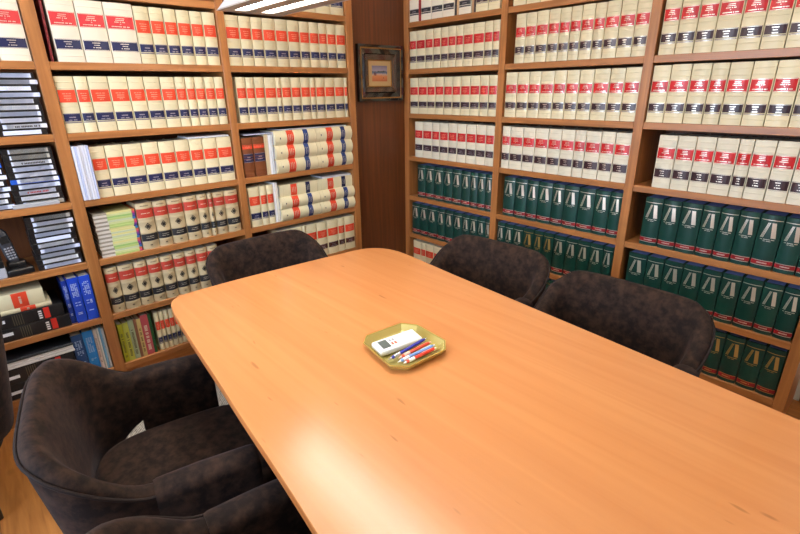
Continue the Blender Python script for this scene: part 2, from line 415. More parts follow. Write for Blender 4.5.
row('R', 2, '2', [.8679,.9534,1.0349,1.114,1.2021,1.2795,1.3564,1.4386,1.5273,1.6056,1.6868], 'RB', RK, 'third row, '+MB_, h=.26)
row('R', 2, '3', [.8653,.9281,1.0232,1.1085,1.1989,1.2836,1.3687,1.4356,1.524,1.6018,1.6873], 'RC', RK, 'fourth row, '+MB_, h=.262)
row('R', 2, '4', [.8969,.9877,1.0796,1.1598,1.2584,1.3385,1.4318,1.5304,1.6173,1.6881], 'GS', GK, 'fifth row, '+MB_, h=.256, off=.02)
row('R', 2, '5', [.864,.9297,.9978,1.0762,1.1565,1.2253,1.299,1.3823,1.4611,1.5388,1.6185,1.6795], ['GS','GS','GS','GG','GG','GG','GS','GS','GS','GS','GS'], 'green emblem book', 'sixth row, '+MB_, h=.254, off=.02)
row('R', 2, '6', [1.1947,1.2437,1.2917,1.3351,1.3846,1.4296,1.4804], 'GG', 'thin green gold-emblem book', 'bottom row between the chair backs', h=.254, off=.02)
row('R', 3, '1', [1.7465,1.821,1.8994,1.9765,2.0707,2.1566,2.2433,2.3243,2.41], 'RB', RK, 'top row, '+NB, h=.27)
row('R', 3, '2', [1.739,1.8222,1.9119,1.9945,2.0649,2.1517,2.2374,2.3239,2.4048,2.49], 'RB', RK, 'second row, '+NB, h=.265)
row('R', 3, '3', [1.8208,1.9087,1.9924,2.0764,2.167,2.2232,2.3052,2.3853,2.4646,2.54], 'RC', RK, 'third row, '+NB, h=.262)
row('R', 3, '4', [1.8044,1.8958,1.9833,2.0786,2.155,2.2318,2.3129,2.4033,2.4852,2.546], 'GS', GK, 'fourth row, '+NB, h=.256, off=.02)
row('R', 3, '5', [1.7648,1.8644,1.9529,2.0463,2.1341,2.2201,2.3053,2.3897,2.468,2.5432], 'GS', GK, 'fifth row, '+NB, h=.254, off=.02)
row('R', 3, '6', [2.06,2.1421,2.2213,2.2995,2.3828,2.4664,2.5456], 'GG', 'green gold-emblem book', 'bottom row, '+NB, h=.254, off=.02, from_right=True)
ML, CL = 'middle bay of left bookcase', 'corner bay of left bookcase'
LK = 'cream red-and-blue-labelled book'
row('L', 'A', '1', [-2.60,-2.49,-2.3798], 'LW', 'white broad book', 'top row left of the first wooden upright', h=.252)
row('L', 'A', '1', [-2.3798,-2.2690], 'LW', 'white broad book', 'beside the first upright, top row', h=.252)
row('L', 'B', '1', [-2.1737,-2.0634,-1.948,-1.8212], 'LW', 'broad white red-and-blue-labelled book', 'top row, '+ML, h=.262)
row('L', 'B', '1', [-1.8212,-1.7503,-1.6832,-1.6199,-1.5518,-1.4869,-1.417], 'LB', 'narrower cream book', 'top row, '+ML, h=.257)
row('L', 'B', '2', [-2.2113,-2.1336,-2.078,-1.9921,-1.9068,-1.8328,-1.7553,-1.6817,-1.6271,-1.5789,-1.5255,-1.4707,-1.4187], 'LB', LK, 'second row, '+ML)
row('L', 'B', '3', [-2.139,-2.0719,-1.9924,-1.9006,-1.8206,-1.7397,-1.6611,-1.5877,-1.5075,-1.4193], 'LB', LK, 'third row, '+ML)
row('L', 'B', '4', [-1.9916,-1.9054,-1.8304,-1.7458,-1.6661,-1.6067,-1.5748,-1.5047,-1.4212], 'OB', 'aged beige crested book', 'fourth row, '+ML, h=.253, off=.02, jitter=.004)
row('L', 'B', '5', [-2.2022,-2.1379,-2.0591,-1.9924,-1.9236,-1.8537,-1.7862,-1.724,-1.6562,-1.59], 'OB', 'aged beige crested book', 'fifth row, '+ML, h=.253, off=.02, jitter=.004)
row('L', 'B', '6', [-2.016,-1.9878,-1.9627,-1.9362,-1.9069,-1.8833,-1.8533], 'LB', 'thin cream book', 'bottom row, '+ML, h=.24, off=.025)
row('L', 'C', '0', [-.9508,-.8618,-.7692,-.6614,-.5588], 'LB', 'cream book', 'top row by the ceiling lamp, '+CL, from_right=True)
row('L', 'C', '1', [-1.367,-1.2851,-1.2144,-1.1445,-1.0631,-.9828,-.901,-.8311,-.7629,-.6998,-.6301,-.5566], 'LB', LK, 'second row, '+CL, h=.255)
row('L', 'C', '2', [-1.347,-1.2862,-1.2322,-1.1696,-1.0928,-1.058,-.9911,-.9216,-.8523,-.8107,-.7406,-.6636,-.5867,-.5577], 'LB', LK, 'third row, '+CL, h=.25)
row('L', 'C', '3', [-1.36,-1.2886,-1.2107], 'BR', 'brown leather book', 'fourth row, '+CL, h=.235)
row('L', 'C', '4', [-1.3564,-1.2793,-1.2327,-1.1859], 'LB', 'cream red-and-blue-labelled book', 'fifth row, '+CL, h=.25)
row('L', 'C', '5', [-1.1749,-1.0888,-1.0013,-.9719,-.8852,-.799,-.7045,-.6457,-.5556], 'LK', 'cream red-and-brown-labelled book', 'sixth row, '+CL, from_right=True)

# ---- generic thin books / folders
def plain_book(name, w, h, d, mat, pmat=PAPER, bulge=.0015, title=None, tm=DULLFOIL, vertical=True):
    r = empty(name)
    obj('cover', cover(w, h, d, bulge, (), t=min(.002, w*.2)), mat, r, smooth=True, autos=30)
    page_block(w, h, d, pmat, r, t=min(.0022, w*.22), inset=.002)
    if title:
        for (z0, z1, n), tname in zip(title, ('title', 'subtitle', 'imprint')):
            bm = newbm(); z = h*z0
            while z < h*z1:
                hh = .0045
                for q in range(n):
                    xw = w*.6/n; x = -w*.3+q*xw*1.02
                    if random.random() < .85: mark(bm, x+xw*.1, x+xw*.8, z, z+hh, w, bulge, .0006, 0)
                z += .0075
            obj(tname, bm, tm, r)
    return r
def put(r, w, t, z, off=.015, lean=0):
    loc, rot = place(w, t, z, off); r.location = loc; r.rotation_euler = rot
    if lean: r.rotation_euler = (0, lean, rot[2])
def cm(c, rough=.5): return solid('cover_%02x%02x%02x' % c, c, rough)
rd = plain_book('book', .010, .262, .2, cm((110, 20, 30))); put(rd, 'L', -2.194, BZ['1']+.0005, .02, lean=.03); tag(rd, 'thin maroon book standing left of the first broad white volume, top row', 'book')
# bottom row of the middle bay
items = [(-2.204,-2.1781,(150,150,26),.235,'yellow book at far left of bottom row, middle bay of left bookcase'),
         (-2.1781,-2.1498,(170,172,70),.235,'olive-yellow book, second from left in bottom row above the chair'),
         (-2.1498,-2.1222,(150,164,132),.24,'grey-green book between the yellow book and the thin brown one'),
         (-2.1222,-2.1072,(128,84,62),.24,'thin brown book in the bottom row of the left bookcase'),
         (-2.1072,-2.0856,(196,172,110),.235,'tan book between the thin brown book and the pink one'),
         (-2.0856,-2.0461,(176,76,84),.25,'pink-red book in the bottom row of the left bookcase'),
         (-2.0461,-2.0306,(28,84,44),.245,'thin dark green book right of the pink-red one')]
for a, b_, c, h, lab in items:
    w = b_-a-.0015
    r = plain_book('book', w, h, .17, cm(c), title=((.12,.75,1),) if w > .02 else None, tm=cm((222, 214, 190)) if c[0] > 170 and c[1] < 100 else cm((70, 66, 40)))
    put(r, 'L', (a+b_)/2, BZ['6']+.0005, .02); tag(r, lab, 'book', 'slim coloured books, bottom row, middle bay')
# blue books in the leftmost bay
for a, b_, b, c, h, off, lab in ((-2.3702,-2.3223,'5',(28, 66, 190),.245,.015,'bright blue book, left of the two lettered ones standing beside the black boxes'),
                           (-2.3203,-2.2697,'5',(30, 70, 196),.245,.015,'bright blue lettered book standing against the first wooden upright'),
                           (-2.394,-2.3712,'5',(26, 56, 150),.235,.03,'darker slim blue book wedged beside the black boxes')):
    r = plain_book('book', b_-a-.001, h, .17, cm(c, .35), title=((.58,.88,4),(.38,.46,2),(.18,.22,1)) if off < .05 else None, tm=cm((190, 205, 240)))
    put(r, 'L', (a+b_)/2, BZ[b]+.0005, off); tag(r, lab, 'book')
for a, b_, c, h, lab in ((-2.4189,-2.3682,(24, 60, 110),.245,'dark blue book, bottom row beside the black boxes'),
                      (-2.3672,-2.3201,(30, 118, 190),.25,'light blue book in the bottom row next to the dark blue one'),
                      (-2.319,-2.303,(196, 178, 172),.25,'thin pinkish book right of the light blue one, bottom row'),
                      (-2.302,-2.292,(206, 204, 200),.25,'thin pale grey book, bottom row left bookcase'),
                      (-2.291,-2.280,(120, 170, 205),.25,'thin sky-blue book between pale ones, bottom row'),
                      (-2.279,-2.2685,(210, 216, 220),.245,'thin white book against the first upright, bottom row')):
    w = b_-a-.001
    r = plain_book('book', w, h, .17, cm(c, .4), title=((.5,.85,3),(.3,.36,2),(.1,.13,1)) if w > .04 else (((.2,.8,1),) if w > .014 else None), tm=cm((150, 170, 205)) if w > .04 else cm((120, 110, 110)))
    put(r, 'L', (a+b_)/2, BZ['6']+.0005, .02); tag(r, lab, 'book')
# thin volumes, top row corner bay right
r = plain_book('pamphlet', .007, .25, .17, cm((150, 40, 40))); put(r, 'R', .1090, BZ['0']+.0005, .0); 
tag(r, 'thin red pamphlet edge between the first two white books, top row, right bookcase', 'pamphlet')
for a, b_, c, lab in ((.4290,.442,(40,36,40),'thin dark pamphlet, top row, corner bay of right bookcase'), (.444,.4610,(196,160,120),'thin tan pamphlet left of a white book, top row, corner bay'), (.5711,.585,(190,150,112),'second thin tan pamphlet, top row, corner bay of right bookcase'), (.586,.6010,(60,44,40),'thin dark brown pamphlet, top row, corner bay of right bookcase')):
    r = plain_book('pamphlet', b_-a-.001, .25, .17, cm(c)); put(r, 'R', (a+b_)/2, BZ['0']+.0005, .016); tag(r, lab, 'pamphlet')

# ---- papers and folders
def sheets(name, x0, x1, n, h, z, lean, lab, tints, off=.012, cat='papers', d=.21):
    r = empty(name, ((x0+x1)/2, off, z+.0005)); w = (x1-x0)/n
    for i in range(n):
        bm = newbm(); c = -(x1-x0)/2+w*i
        dd = random.uniform(0, .004); rbox(bm, c+.0002, c+w*.9, dd, dd+d, 0, h*(1-random.uniform(0, .02)), .0008, 1)
        obj('leaflet', bm, tints[i % len(tints)], r)
    r.rotation_euler = (0, lean, 0); tag(r, lab, cat); return r
T1, T2, T3 = cm((222, 226, 240), .4), cm((190, 200, 232), .4), cm((205, 206, 216), .4)
sheets('leaflets', -2.211, -2.142, 7, .262, BZ['3'], 0, 'bundle of glossy white and pale blue leaflets standing left of the cream row, third row', [T1, T2, T1, T3, T1, T1, T2], off=-.012)
r = sheets('folders', -1.2095, -1.155, 4, .245, BZ['3'], 0, 'white and cream folders standing between brown books and stacked volumes', [cm((214, 196, 160)), cm((222, 206, 176)), PAPERW, cm((206,212,220))], off=.012, cat='folder')
r = sheets('folders', -1.184, -1.153, 2, .262, BZ['4'], 0, 'white folders standing right of three cream books, fifth row, corner bay', [PAPERW, cm((226, 222, 212))], off=.012, cat='folder')
# magazine pile with green covers: nobody loose, each issue a thing
GRN = [cm((176, 196, 120)), cm((200, 208, 150)), cm((150, 186, 110)), cm((214, 208, 140)), cm((190, 200, 168))]
TIPS = [cm((200, 60, 110)), cm((40, 120, 160)), cm((120, 60, 130)), cm((200, 110, 60)), cm((60, 60, 140))]
WH = cm((214, 208, 200)); WH2 = cm((150, 142, 130))
mz = BZ['4']+.0006; NM = 22
for i in range(NM):
    hh = .0102 if i % 3 else .0112; s = random.uniform(-.003, .003)
    r = empty('magazine', (-2.093+s, .018+abs(s), mz))
    bm = newbm(); box(bm, -.035, .082, 0, .2, 0, hh*.93); obj('green_spine', bm, GRN[(i*i+i//3) % 5], r)
    bm = newbm(); box(bm, -.097, -.0353, .0003, .2, 0, hh*.9); obj('pale_spine_end', bm, (WH, WH2)[i % 2], r)
    bm = newbm(); box(bm, .0823, .0965, 0, .2, 0, hh*.93); obj('coloured_tip', bm, TIPS[(i*3) % 5], r)
    nm = 'bottom' if i == 0 else ('top' if i == NM-1 else None)
    tens = ['', 'first','second','third','fourth','fifth','sixth','seventh','eighth','ninth','tenth','eleventh','twelfth','thirteenth','fourteenth','fifteenth','sixteenth','seventeenth','eighteenth','nineteenth','twentieth','twenty-first','twenty-second']
    lab = ('bottommost' if i == 0 else 'topmost' if i == NM-1 else tens[i+1]+' from bottom')+' of the green-spined magazines lying in a pile beside aged beige books'
    tag(r, lab, 'magazine', 'pile of green-spined magazines'); mz += hh
# lying law books with rounded spines
def lying_proto(name, cov, red, dark, h=.30, w=.062, d=.18, bulge=.018, blue_dot=True):
    r = empty(name)
    obj('cover', cover(w, h, d, bulge, [h*q for q in (.20,.52,.90)], ribh=.0025, t=.003), cov, r, smooth=True, autos=30)
    page_block(w, h, d, PAPERW, r)
    bm = strip(w, h*.56, h*.72, bulge, inset=.0002)
    for q in range(3): words(bm, .5, h*(.60+.04*q), .004, w, bulge, .0009, 1)
    obj('title_label', bm, [red, DULLFOIL], r)
    bm = strip(w, h*.20, h*.32, bulge, inset=.0002)
    for q in range(2): words(bm, .5, h*(.24+.04*q), .004, w, bulge, .0009, 1)
    obj('volume_label', bm, [dark, DULLFOIL], r)
    if blue_dot:
        bm = newbm(); mark(bm, -.004, .004, h*.87, h*.89, w, bulge, .0012, 0); obj('blue_dot', bm, NAVY, r)
    return r
BLUEL = flat('blue_label', (26, 52, 112), .4)
P['LY'] = lying_proto('law_book', CREAM, ORED, BLUEL)
P['LZ'] = lying_proto('law_book', CREAM, ORED, NAVY, bulge=.004, blue_dot=False)
for b, xs, rn in (('3', (-1.1494, -.8475, -.5550), 'fourth row'), ('4', (-1.1515, -.8515, -.5550), 'fifth row')):
    for col in range(2):
        z = BZ[b]+.0008
        for k in range(3):
            kind = 'LZ' if (b == '4' and k == 2) else 'LY'
            th = (.085, .086, .088)[k] if kind == 'LY' else .076
            if b == '4' and kind == 'LY': th = .078
            a, c = xs[col], xs[col+1]; L = c-a-.002
            if kind == 'LZ' and col == 0: L -= .012; a += .012
            pos = ('bottom', 'middle', 'top')[k]; side = ('left', 'right')[col]
            r = inst(kind, f'{pos} book of the {side} lying stack of cream volumes, {rn}, corner bay', 'book', f'lying cream volumes, {rn}')
            # head of the book to the left: local +Z to world -X, local X to world +Z
            r.rotation_euler = (0, -PI/2, 0); r.scale = (th/.062, 1, L/.30)
            r.location = (c-.001 if not (kind == 'LZ' and col == 0) else a+L, .004+random.uniform(0, .003)+(0 if kind == 'LY' else .012), z+th/2)
            z += th+.0006
# loose sheets lying on top of rows
def lying_sheets(x0, x1, y0, z, n, lab, tint, t=.0012, yaw=0):
    r = empty('papers', ((x0+x1)/2, y0, z)); r.rotation_euler = (0, 0, yaw)
    for i in range(n):
        bm = newbm(); dx = random.uniform(0, .004)
        box(bm, -(x1-x0)/2+dx, (x1-x0)/2-dx, dx, .16, i*t+.0001, i*t+t*.85); obj('sheet', bm, tint[i % len(tint)], r)
    tag(r, lab, 'papers')
lying_sheets(-1.665, -1.425, .016, BZ['3']+.2525, 5, 'loose white papers lying across the cream books, third row, middle bay', [PAPERW, T1], t=.0018)
lying_sheets(-1.34, -1.155, .012, BZ['3']+.2475, 4, 'blue-white papers lying on the brown leather books', [T1, T2], t=.0015)
lying_sheets(-1.10, -.58, .02, BZ['3']+.2625, 3, 'pale papers lying on the stacked cream volumes, fourth row', [T1, PAPERW], t=.002)
lying_sheets(-.80, -.56, .02, BZ['4']+.2350, 5, 'white papers lying on the right stack of cream volumes, fifth row', [PAPERW, T1], t=.0022)

# ---- video cassettes
TAPEB = flat('cassette_black', (17, 17, 20), .35); TLAB = cm((244, 247, 255), .45); TLABG = cm((170, 168, 160), .45)
BLUEC = cm((30, 84, 190), .35); SKYC = cm((60, 140, 214), .35)
def cassette_proto():
    r = empty('video_cassette')
    bm = newbm(); rbox(bm, -.0935, .0935, 0, .103, 0, .0262, .0012, 1)
    obj('case', bm, TAPEB, r)
    return r
P['VC'] = cassette_proto()
def cassette(x, y, z, lab, group, llab, dx=.01, lw=.145, inkm=0):
    r = inst('VC', lab, 'video cassette', group); r.location = (x, y, z)
    if llab is not None:
        bm = newbm(); box(bm, dx-lw/2, dx+lw/2, -.0007, .0002, .0042, .0222)
        if inkm:
            xx = dx-lw/2+.03
            while xx < dx+lw/2-.03:
                v = [bm.verts.new((xx+p, -.0010, q)) for p, q in ((0,.009),(.004,.009),(.004,.0155),(0,.0155))]; f = bm.faces.new(v); f.material_index = 1
                xx += random.choice((.006, .006, .011))
        obj('label', bm, [llab, cm((40, 40, 50)) if inkm == 1 else cm((190, 50, 50))], r)
    return r
PALE = [cm((216, 226, 252), .45), cm((228, 232, 248), .45), TLAB]
def stack(x, b, n, where, missing=(), blue=(), grey=(), off=.02, group='', inks={}, small=()):
    z = BZ[b]+.0006
    for k in range(n):
        top = n-1-k
        nm = 'topmost' if top == 0 else ('bottommost' if k == 0 else ORD[top]+' from top')
        look = 'black video cassette without label' if top in missing else ('black and blue video cassette' if top in blue else 'white-labelled black video cassette')
        lm = None if top in missing else (TLABG if top in grey else PALE[(k*2) % 3])
        s = random.uniform(-.006, .006)
        r = cassette(x+s*.5, off+abs(s)*.8, z, f'{look}, {nm}, {where}', group, lm, dx=.012+s*2, lw=.055 if top in small else .145+s, inkm=inks.get(top, 0))
        if top in blue:
            bm = newbm(); box(bm, -.0932, .0932, -.0004, .0003, .002, .0225); obj('blue_band', bm, BLUEC, r)
        z += .0266
stack(-2.372, '2', 10, 'stack in second row beside the first upright', small=(2,), inks={8: 1}, group='cassettes, second row')
stack(-2.378, '3', 10, 'third-row stack beside the first upright', blue=(5,), grey=(0, 1, 9), inks={2: 1, 7: 2}, group='cassettes, third row')
stack(-2.577, '3', 10, 'stack at left photo edge, third row', blue=(2,), grey=(), group='cassettes at the left edge, third row')
stack(-2.368, '4', 10, 'stack right of the telephone', missing=(4,), grey=(0,), group='cassettes by the telephone')
bm = newbm(); rbox(bm, -.09, .09, 0, .012, 0, .02, .002, 1)
tag(obj('disc_case', bm, cm((168, 170, 176), .35), loc=(-2.40, .003, BZ['3']+.0005)), 'slim silver-grey case lying before the third-row cassette stack', 'case')

# ---- lying cream books and black boxes, leftmost bay
def box_file(x1, z, y, lab, L=.33, H=.066, small=False):
    r = empty('archive_box', (x1-L/2, y, z))
    bm = newbm(); rbox(bm, -L/2, L/2, 0, .24, 0, H, .004, 2); obj('case', bm, flat('box_black', (22, 22, 26), .4), r)
    bm = newbm(); box(bm, L/2-.082, L/2-.058, -.001, .001, .006, H-.004); obj('red_label', bm, cm((214, 46, 34)), r)
    bm = newbm()
    for q in range(4): box(bm, L/2-.104, L/2-.090, -.0008, .001, .010+q*.0115, .0175+q*.0115)
    obj('lettering', bm, cm((235, 235, 238)), r)
    bm = newbm()
    for q in range(5):
        box(bm, L/2-.205+q*.009, L/2-.202+q*.009, -.0006, .001, .006, H-.006)
    obj('gilt_lines', bm, cm((84, 78, 62)), r)
    bm = newbm(); box(bm, L/2-.305, L/2-.235, -.001, .001, .030, .046); obj('white_sticker', bm, TLAB, r)
    tag(r, lab, 'box', 'black archive boxes'); return r
box_file(-2.395, BZ['5']+.0006, .012, 'lower black box with red label, lying left of the bright blue books')
box_file(-2.412, BZ['5']+.0675, .012, 'upper black box with red label, lying under the two cream books')
def lying(x1, z, L, th, y, cov, red, dark, lab):
    r = empty('law_book', (x1, y, z+th/2), (0, -PI/2, 0))
    obj('cover', cover(th, L, .17, .003, (), t=.0025), cov, r, smooth=True, autos=30); page_block(th, L, .17, PAPER, r, t=.0027)
    bm = strip(th, L*.26, L*.50, .003, inset=.0003); words(bm, .5, L*.38, .01, th, .003, .0009, 1); obj('title_label', bm, [red, DULLFOIL], r)
    bm = strip(th, L*.86, L*.99, .003, inset=.0003); obj('volume_label', bm, dark, r)
    tag(r, lab, 'book')
lying(-2.452, BZ['5']+.1345, .25, .022, .018, CREAM, ORED, NAVY, 'thin cream book lying directly on the black boxes, leftmost bay')
lying(-2.472, BZ['5']+.1572, .25, .075, .018, CREAM, ORED, NAVY, 'thick cream book lying on a thinner one above the black boxes')
box_file(-2.424, BZ['6']+.0006, .012, 'lowest black box with red label, bottom row of the leftmost bay', H=.082)
box_file(-2.424, BZ['6']+.0835, .012, 'black box with red label under the white notebooks, bottom row', H=.082)
r = empty('notebooks', (-2.56, .012, BZ['6']+.1662))
for i in range(4):
    bm = newbm(); s = random.uniform(-.003, .003); rbox(bm, -.15+s, .145+s, abs(s), .22, i*.0115, i*.0115+.0108, .0015, 1)
    obj('notebook', bm, cm((226, 226, 230)) if i != 3 else cm((44, 50, 62)), r)
tag(r, 'white spiral-bound notebooks lying on the black boxes in the bottom row', 'notebooks')
bm = newbm()
for i in range(18):
    x = -.14+i*.016
    tube(bm, [(x, .004+.006*math.cos(a)-.004, .046+.007*math.sin(a)+.002) for a in [2*PI*q/8 for q in range(8)]], .0008, 5, closed=True)
obj('spiral_binding', bm, cm((20, 22, 26)), r)

# ---- telephone on its base, silver device
r = empty('cordless_telephone', (-2.532, .055, BZ['4']+.0006), (0, 0, .12))
bm = newbm(); rbox(bm, -.052, .052, -.045, .06, 0, .034, .009, 3); rbox(bm, -.036, .036, -.005, .055, .03, .06, .009, 3)
obj('charging_base', bm, BPLAST, r, smooth=True, autos=50)
bm = newbm()
secs = [(.03, .021, .012), (.06, .022, .0125), (.11, .0245, .013), (.16, .025, .0125), (.20, .023, .011), (.215, .015, .006)]
rings = []
for z, hw, hd in secs:
    yo = .012+z*.16
    rings.append([bm.verts.new((hw*math.copysign(abs(math.cos(a))**.6, math.cos(a)), yo+hd*math.copysign(abs(math.sin(a))**.6, math.sin(a)), z)) for a in [2*PI*k/16 for k in range(16)]])
for a, b_ in zip(rings[:-1], rings[1:]):
    for k in range(16): bm.faces.new((a[k], a[(k+1) % 16], b_[(k+1) % 16], b_[k]))
bm.faces.new(rings[0]); bm.faces.new(rings[-1])
hs = obj('handset', bm, flat('handset_grey', (44, 46, 54), .3), r, smooth=True, autos=60); hs.rotation_euler = (0, -.12, 0)
bm = newbm(); box(bm, -.017, .017, -.0005, .002, 0, .034); s1 = obj('display', bm, cm((14, 16, 20), .15), hs); s1.location = (0, .0225, .15); s1.rotation_euler = (-.158, 0, 0)
bm = newbm()
for i in range(3):
    for j in range(5): rbox(bm, -.0165+i*.012, -.0075+i*.012, -.001, .002, -.0+j*.0125, .007+j*.0125, .0008, 1)
s2 = obj('keypad', bm, cm((140, 142, 152), .35), hs); s2.location = (0, .0105, .074); s2.rotation_euler = (-.158, 0, 0)
tag(r, 'black cordless telephone standing in its charging base left of the cassettes', 'telephone')
r = empty('answering_machine', (-2.632, .012, BZ['4']+.0006))
bm = newbm(); rbox(bm, -.05, .05, 0, .14, 0, .05, .005, 2); obj('housing', bm, cm((166, 170, 180), .35), r)
bm = newbm(); rbox(bm, -.048, .048, .004, .13, .0503, .086, .004, 2); obj('dark_top', bm, BPLAST, r)
tag(r, 'silver-grey box device at the photo edge left of the telephone', 'device')

# ------------------------------------------------------------------ framed picture
r = empty('framed_picture', (-.246, .048, 1.502))
def frame_ring(x0, x1, z0, z1, wd, y0, y1, slope=0):
    bm = newbm(); o = [(x0, z0), (x1, z0), (x1, z1), (x0, z1)]; i = [(x0+wd, z0+wd), (x1-wd, z0+wd), (x1-wd, z1-wd), (x0+wd, z1-wd)]
    A = [bm.verts.new((x, y0, z)) for x, z in o]; B_ = [bm.verts.new((x, y1+slope, z)) for x, z in i]
    C0 = [bm.verts.new((x, .0, z)) for x, z in o]; D = [bm.verts.new((x, .0, z)) for x, z in i]
    for k in range(4):
        l = (k+1) % 4
        bm.faces.new((A[k], A[l], B_[l], B_[k])); bm.faces.new((A[k], A[l], C0[l], C0[k])); bm.faces.new((B_[k], B_[l], D[l], D[k])); bm.faces.new((C0[k], C0[l], D[l], D[k]))
    return bm
BF = flat('black_lacquer', (20, 15, 12), .16, coat=.8); GF = flat('antique_gold', (150, 110, 50), .35, metal=.7); BW = wood('walnut_frame', (56, 34, 18), (78, 48, 26), 'Z', rough=.14, coat=1)
obj('outer_frame', frame_ring(-.205, .205, 0, .37, .018, -.028, -.030), BF, r)
obj('gilt_line', frame_ring(-.187, .187, .018, .352, .008, -.031, -.031), GF, r)
obj('frame_slope', frame_ring(-.179, .179, .026, .344, .036, -.029, -.016), BF, r)
obj('inner_frame', frame_ring(-.143, .143, .062, .308, .034, -.028, -.010), BW, r)
obj('gilt_slip', frame_ring(-.109, .109, .096, .274, .007, -.012, -.009), GF, r)
obj('mat_board', frame_ring(-.102, .102, .103, .267, .030, -.008, -.008), cm((190, 160, 112)), r)
bm = newbm(); box(bm, -.073, .073, -.006, 0, .132, .238)
m, t, b = nt('beach_painting')
co = t.nodes.new('ShaderNodeTexCoord'); sp = t.nodes.new('ShaderNodeSeparateXYZ'); t.links.new(co.outputs['Object'], sp.inputs[0])
nz = t.nodes.new('ShaderNodeTexNoise'); nz.inputs['Scale'].default_value = 60; nz.inputs['Detail'].default_value = 3; t.links.new(co.outputs['Object'], nz.inputs['Vector'])
ad = t.nodes.new('ShaderNodeMath'); ad.operation = 'MULTIPLY_ADD'; ad.inputs[1].default_value = .022; t.links.new(nz.outputs['Fac'], ad.inputs[0]); t.links.new(sp.outputs['Z'], ad.inputs[2])
mr = t.nodes.new('ShaderNodeMapRange'); mr.inputs[1].default_value = .143; mr.inputs[2].default_value = .249; t.links.new(ad.outputs[0], mr.inputs[0])
rp = t.nodes.new('ShaderNodeValToRGB'); cr = rp.color_ramp; cr.interpolation = 'LINEAR'
cr.elements[0].position = 0; cr.elements[0].color = lin((176, 92, 48)); cr.elements[1].position = 1; cr.elements[1].color = lin((110, 104, 130))
for p, c in ((.36, (204, 132, 84)), (.44, (196, 170, 150)), (.52, (96, 112, 140)), (.62, (60, 76, 96)), (.68, (150, 142, 158))):
    e = cr.elements.new(p); e.color = lin(c)
t.links.new(mr.outputs[0], rp.inputs[0]); t.links.new(rp.outputs[0], b.inputs['Base Color'])
pt = obj('painting', bm, m, r)
bm = newbm()
for x, z, s, h in ((-.05, .172, .006, .018), (-.040, .170, .005, .020), (-.033, .172, .004, .014), (.036, .152, .006, .008), (-.045, .186, .012, .006)): rbox(bm, x-s/2, x+s/2, -.0072, -.0055, z, z+h, .0004, 1)
obj('figures', bm, cm((92, 40, 44)), pt)
bm = newbm(); rbox(bm, -.02, .045, -.007, -.0055, .193, .200, .0004, 1); obj('far_headland', bm, cm((44, 62, 52)), pt)
tag(r, 'small beach painting in a wide dark and gilt frame on the corner panel', 'picture')

# ------------------------------------------------------------------ table
TZ = .75
outline = [(-2.335,-2.95), (-2.2935,-2.36), (-2.266,-2.126), (-2.243,-1.932), (-2.217,-1.665), (-2.196,-1.483), (-2.174,-1.264), (-2.152,-1.06), (-2.131,-.88),
           (-2.119,-.805), (-2.104,-.757), (-2.080,-.726), (-2.045,-.710), (-1.99,-.702), (-1.85,-.702), (-1.723,-.706), (-1.597,-.714), (-1.45,-.724), (-1.223,-.742), (-1.12,-.752), (-1.065,-.766), (-1.018,-.797),
           (-.985,-.845), (-.969,-.905), (-.966,-.97), (-.975,-1.07), (-.988,-1.18), (-1.009,-1.349), (-1.041,-1.665), (-1.088,-2.132), (-1.122,-2.461), (-1.146,-2.704), (-1.168,-2.90),
           (-1.18,-2.97), (-1.21,-3.02), (-1.26,-3.045), (-2.24,-3.03), (-2.30,-3.01), (-2.33,-2.985)]
def smooth(pts, n=2):
    for _ in range(n):
        q = []
        for i in range(len(pts)):
            a, b_ = pts[i], pts[(i+1) % len(pts)]
            q += [(a[0]*.75+b_[0]*.25, a[1]*.75+b_[1]*.25), (a[0]*.25+b_[0]*.75, a[1]*.25+b_[1]*.75)]
        pts = q
    return pts
ol = smooth(outline, 2)
tx, ty = -1.65, -1.85
table = empty('conference_table', (tx, ty, 0)); tag(table, 'long light beech conference table with rounded corners in the middle of the room', 'table')
def slab(pts, z0, z1, bev=.003):
    bm = newbm(); n = len(pts)
    cx = sum(p[0] for p in pts)/n; cy = sum(p[1] for p in pts)/n
    def ringat(z, ins):
        out = []
        for i, p in enumerate(pts):
            a = pts[i-1]; b_ = pts[(i+1) % n]; dx, dy = b_[0]-a[0], b_[1]-a[1]; l = math.hypot(dx, dy) or 1
            nx, ny = dy/l, -dx/l
            if (p[0]-cx)*nx+(p[1]-cy)*ny < 0: nx, ny = -nx, -ny
            out.append(bm.verts.new((p[0]-nx*ins-tx, p[1]-ny*ins-ty, z)))
        return out
    R_ = [ringat(z0, bev), ringat(z0+bev, 0), ringat(z1-bev, 0), ringat(z1-bev*.3, bev*.3), ringat(z1, bev)]
    for a, b_ in zip(R_[:-1], R_[1:]):
        for i in range(n): bm.faces.new((a[i], a[(i+1) % n], b_[(i+1) % n], b_[i]))
    bm.faces.new(R_[0]); bm.faces.new(R_[-1])
    return bm
top_bm = slab(ol, TZ-.004, TZ, .0015); obj('tabletop', top_bm, TABLE, table)
obj('edge_band', slab(ol, TZ-.032, TZ-.0042, .003), TEDGE, table)
for y in (-1.35, -2.45):
    bm = newbm(); rbox(bm, -.32+.0, .32, y-ty-.03, y-ty+.03, .03, TZ-.033, .006, 2); obj('leg', bm, TEDGE, table)
    bm = newbm(); rbox(bm, -.40, .40, y-ty-.05, y-ty+.05, .0125, .0297, .008, 2); obj('foot', bm, TEDGE, table)
bm = newbm(); rbox(bm, -.02, .02, -2.419-ty, -1.381-ty, .35, .60, .005, 2); obj('stretcher', bm, TEDGE, table)

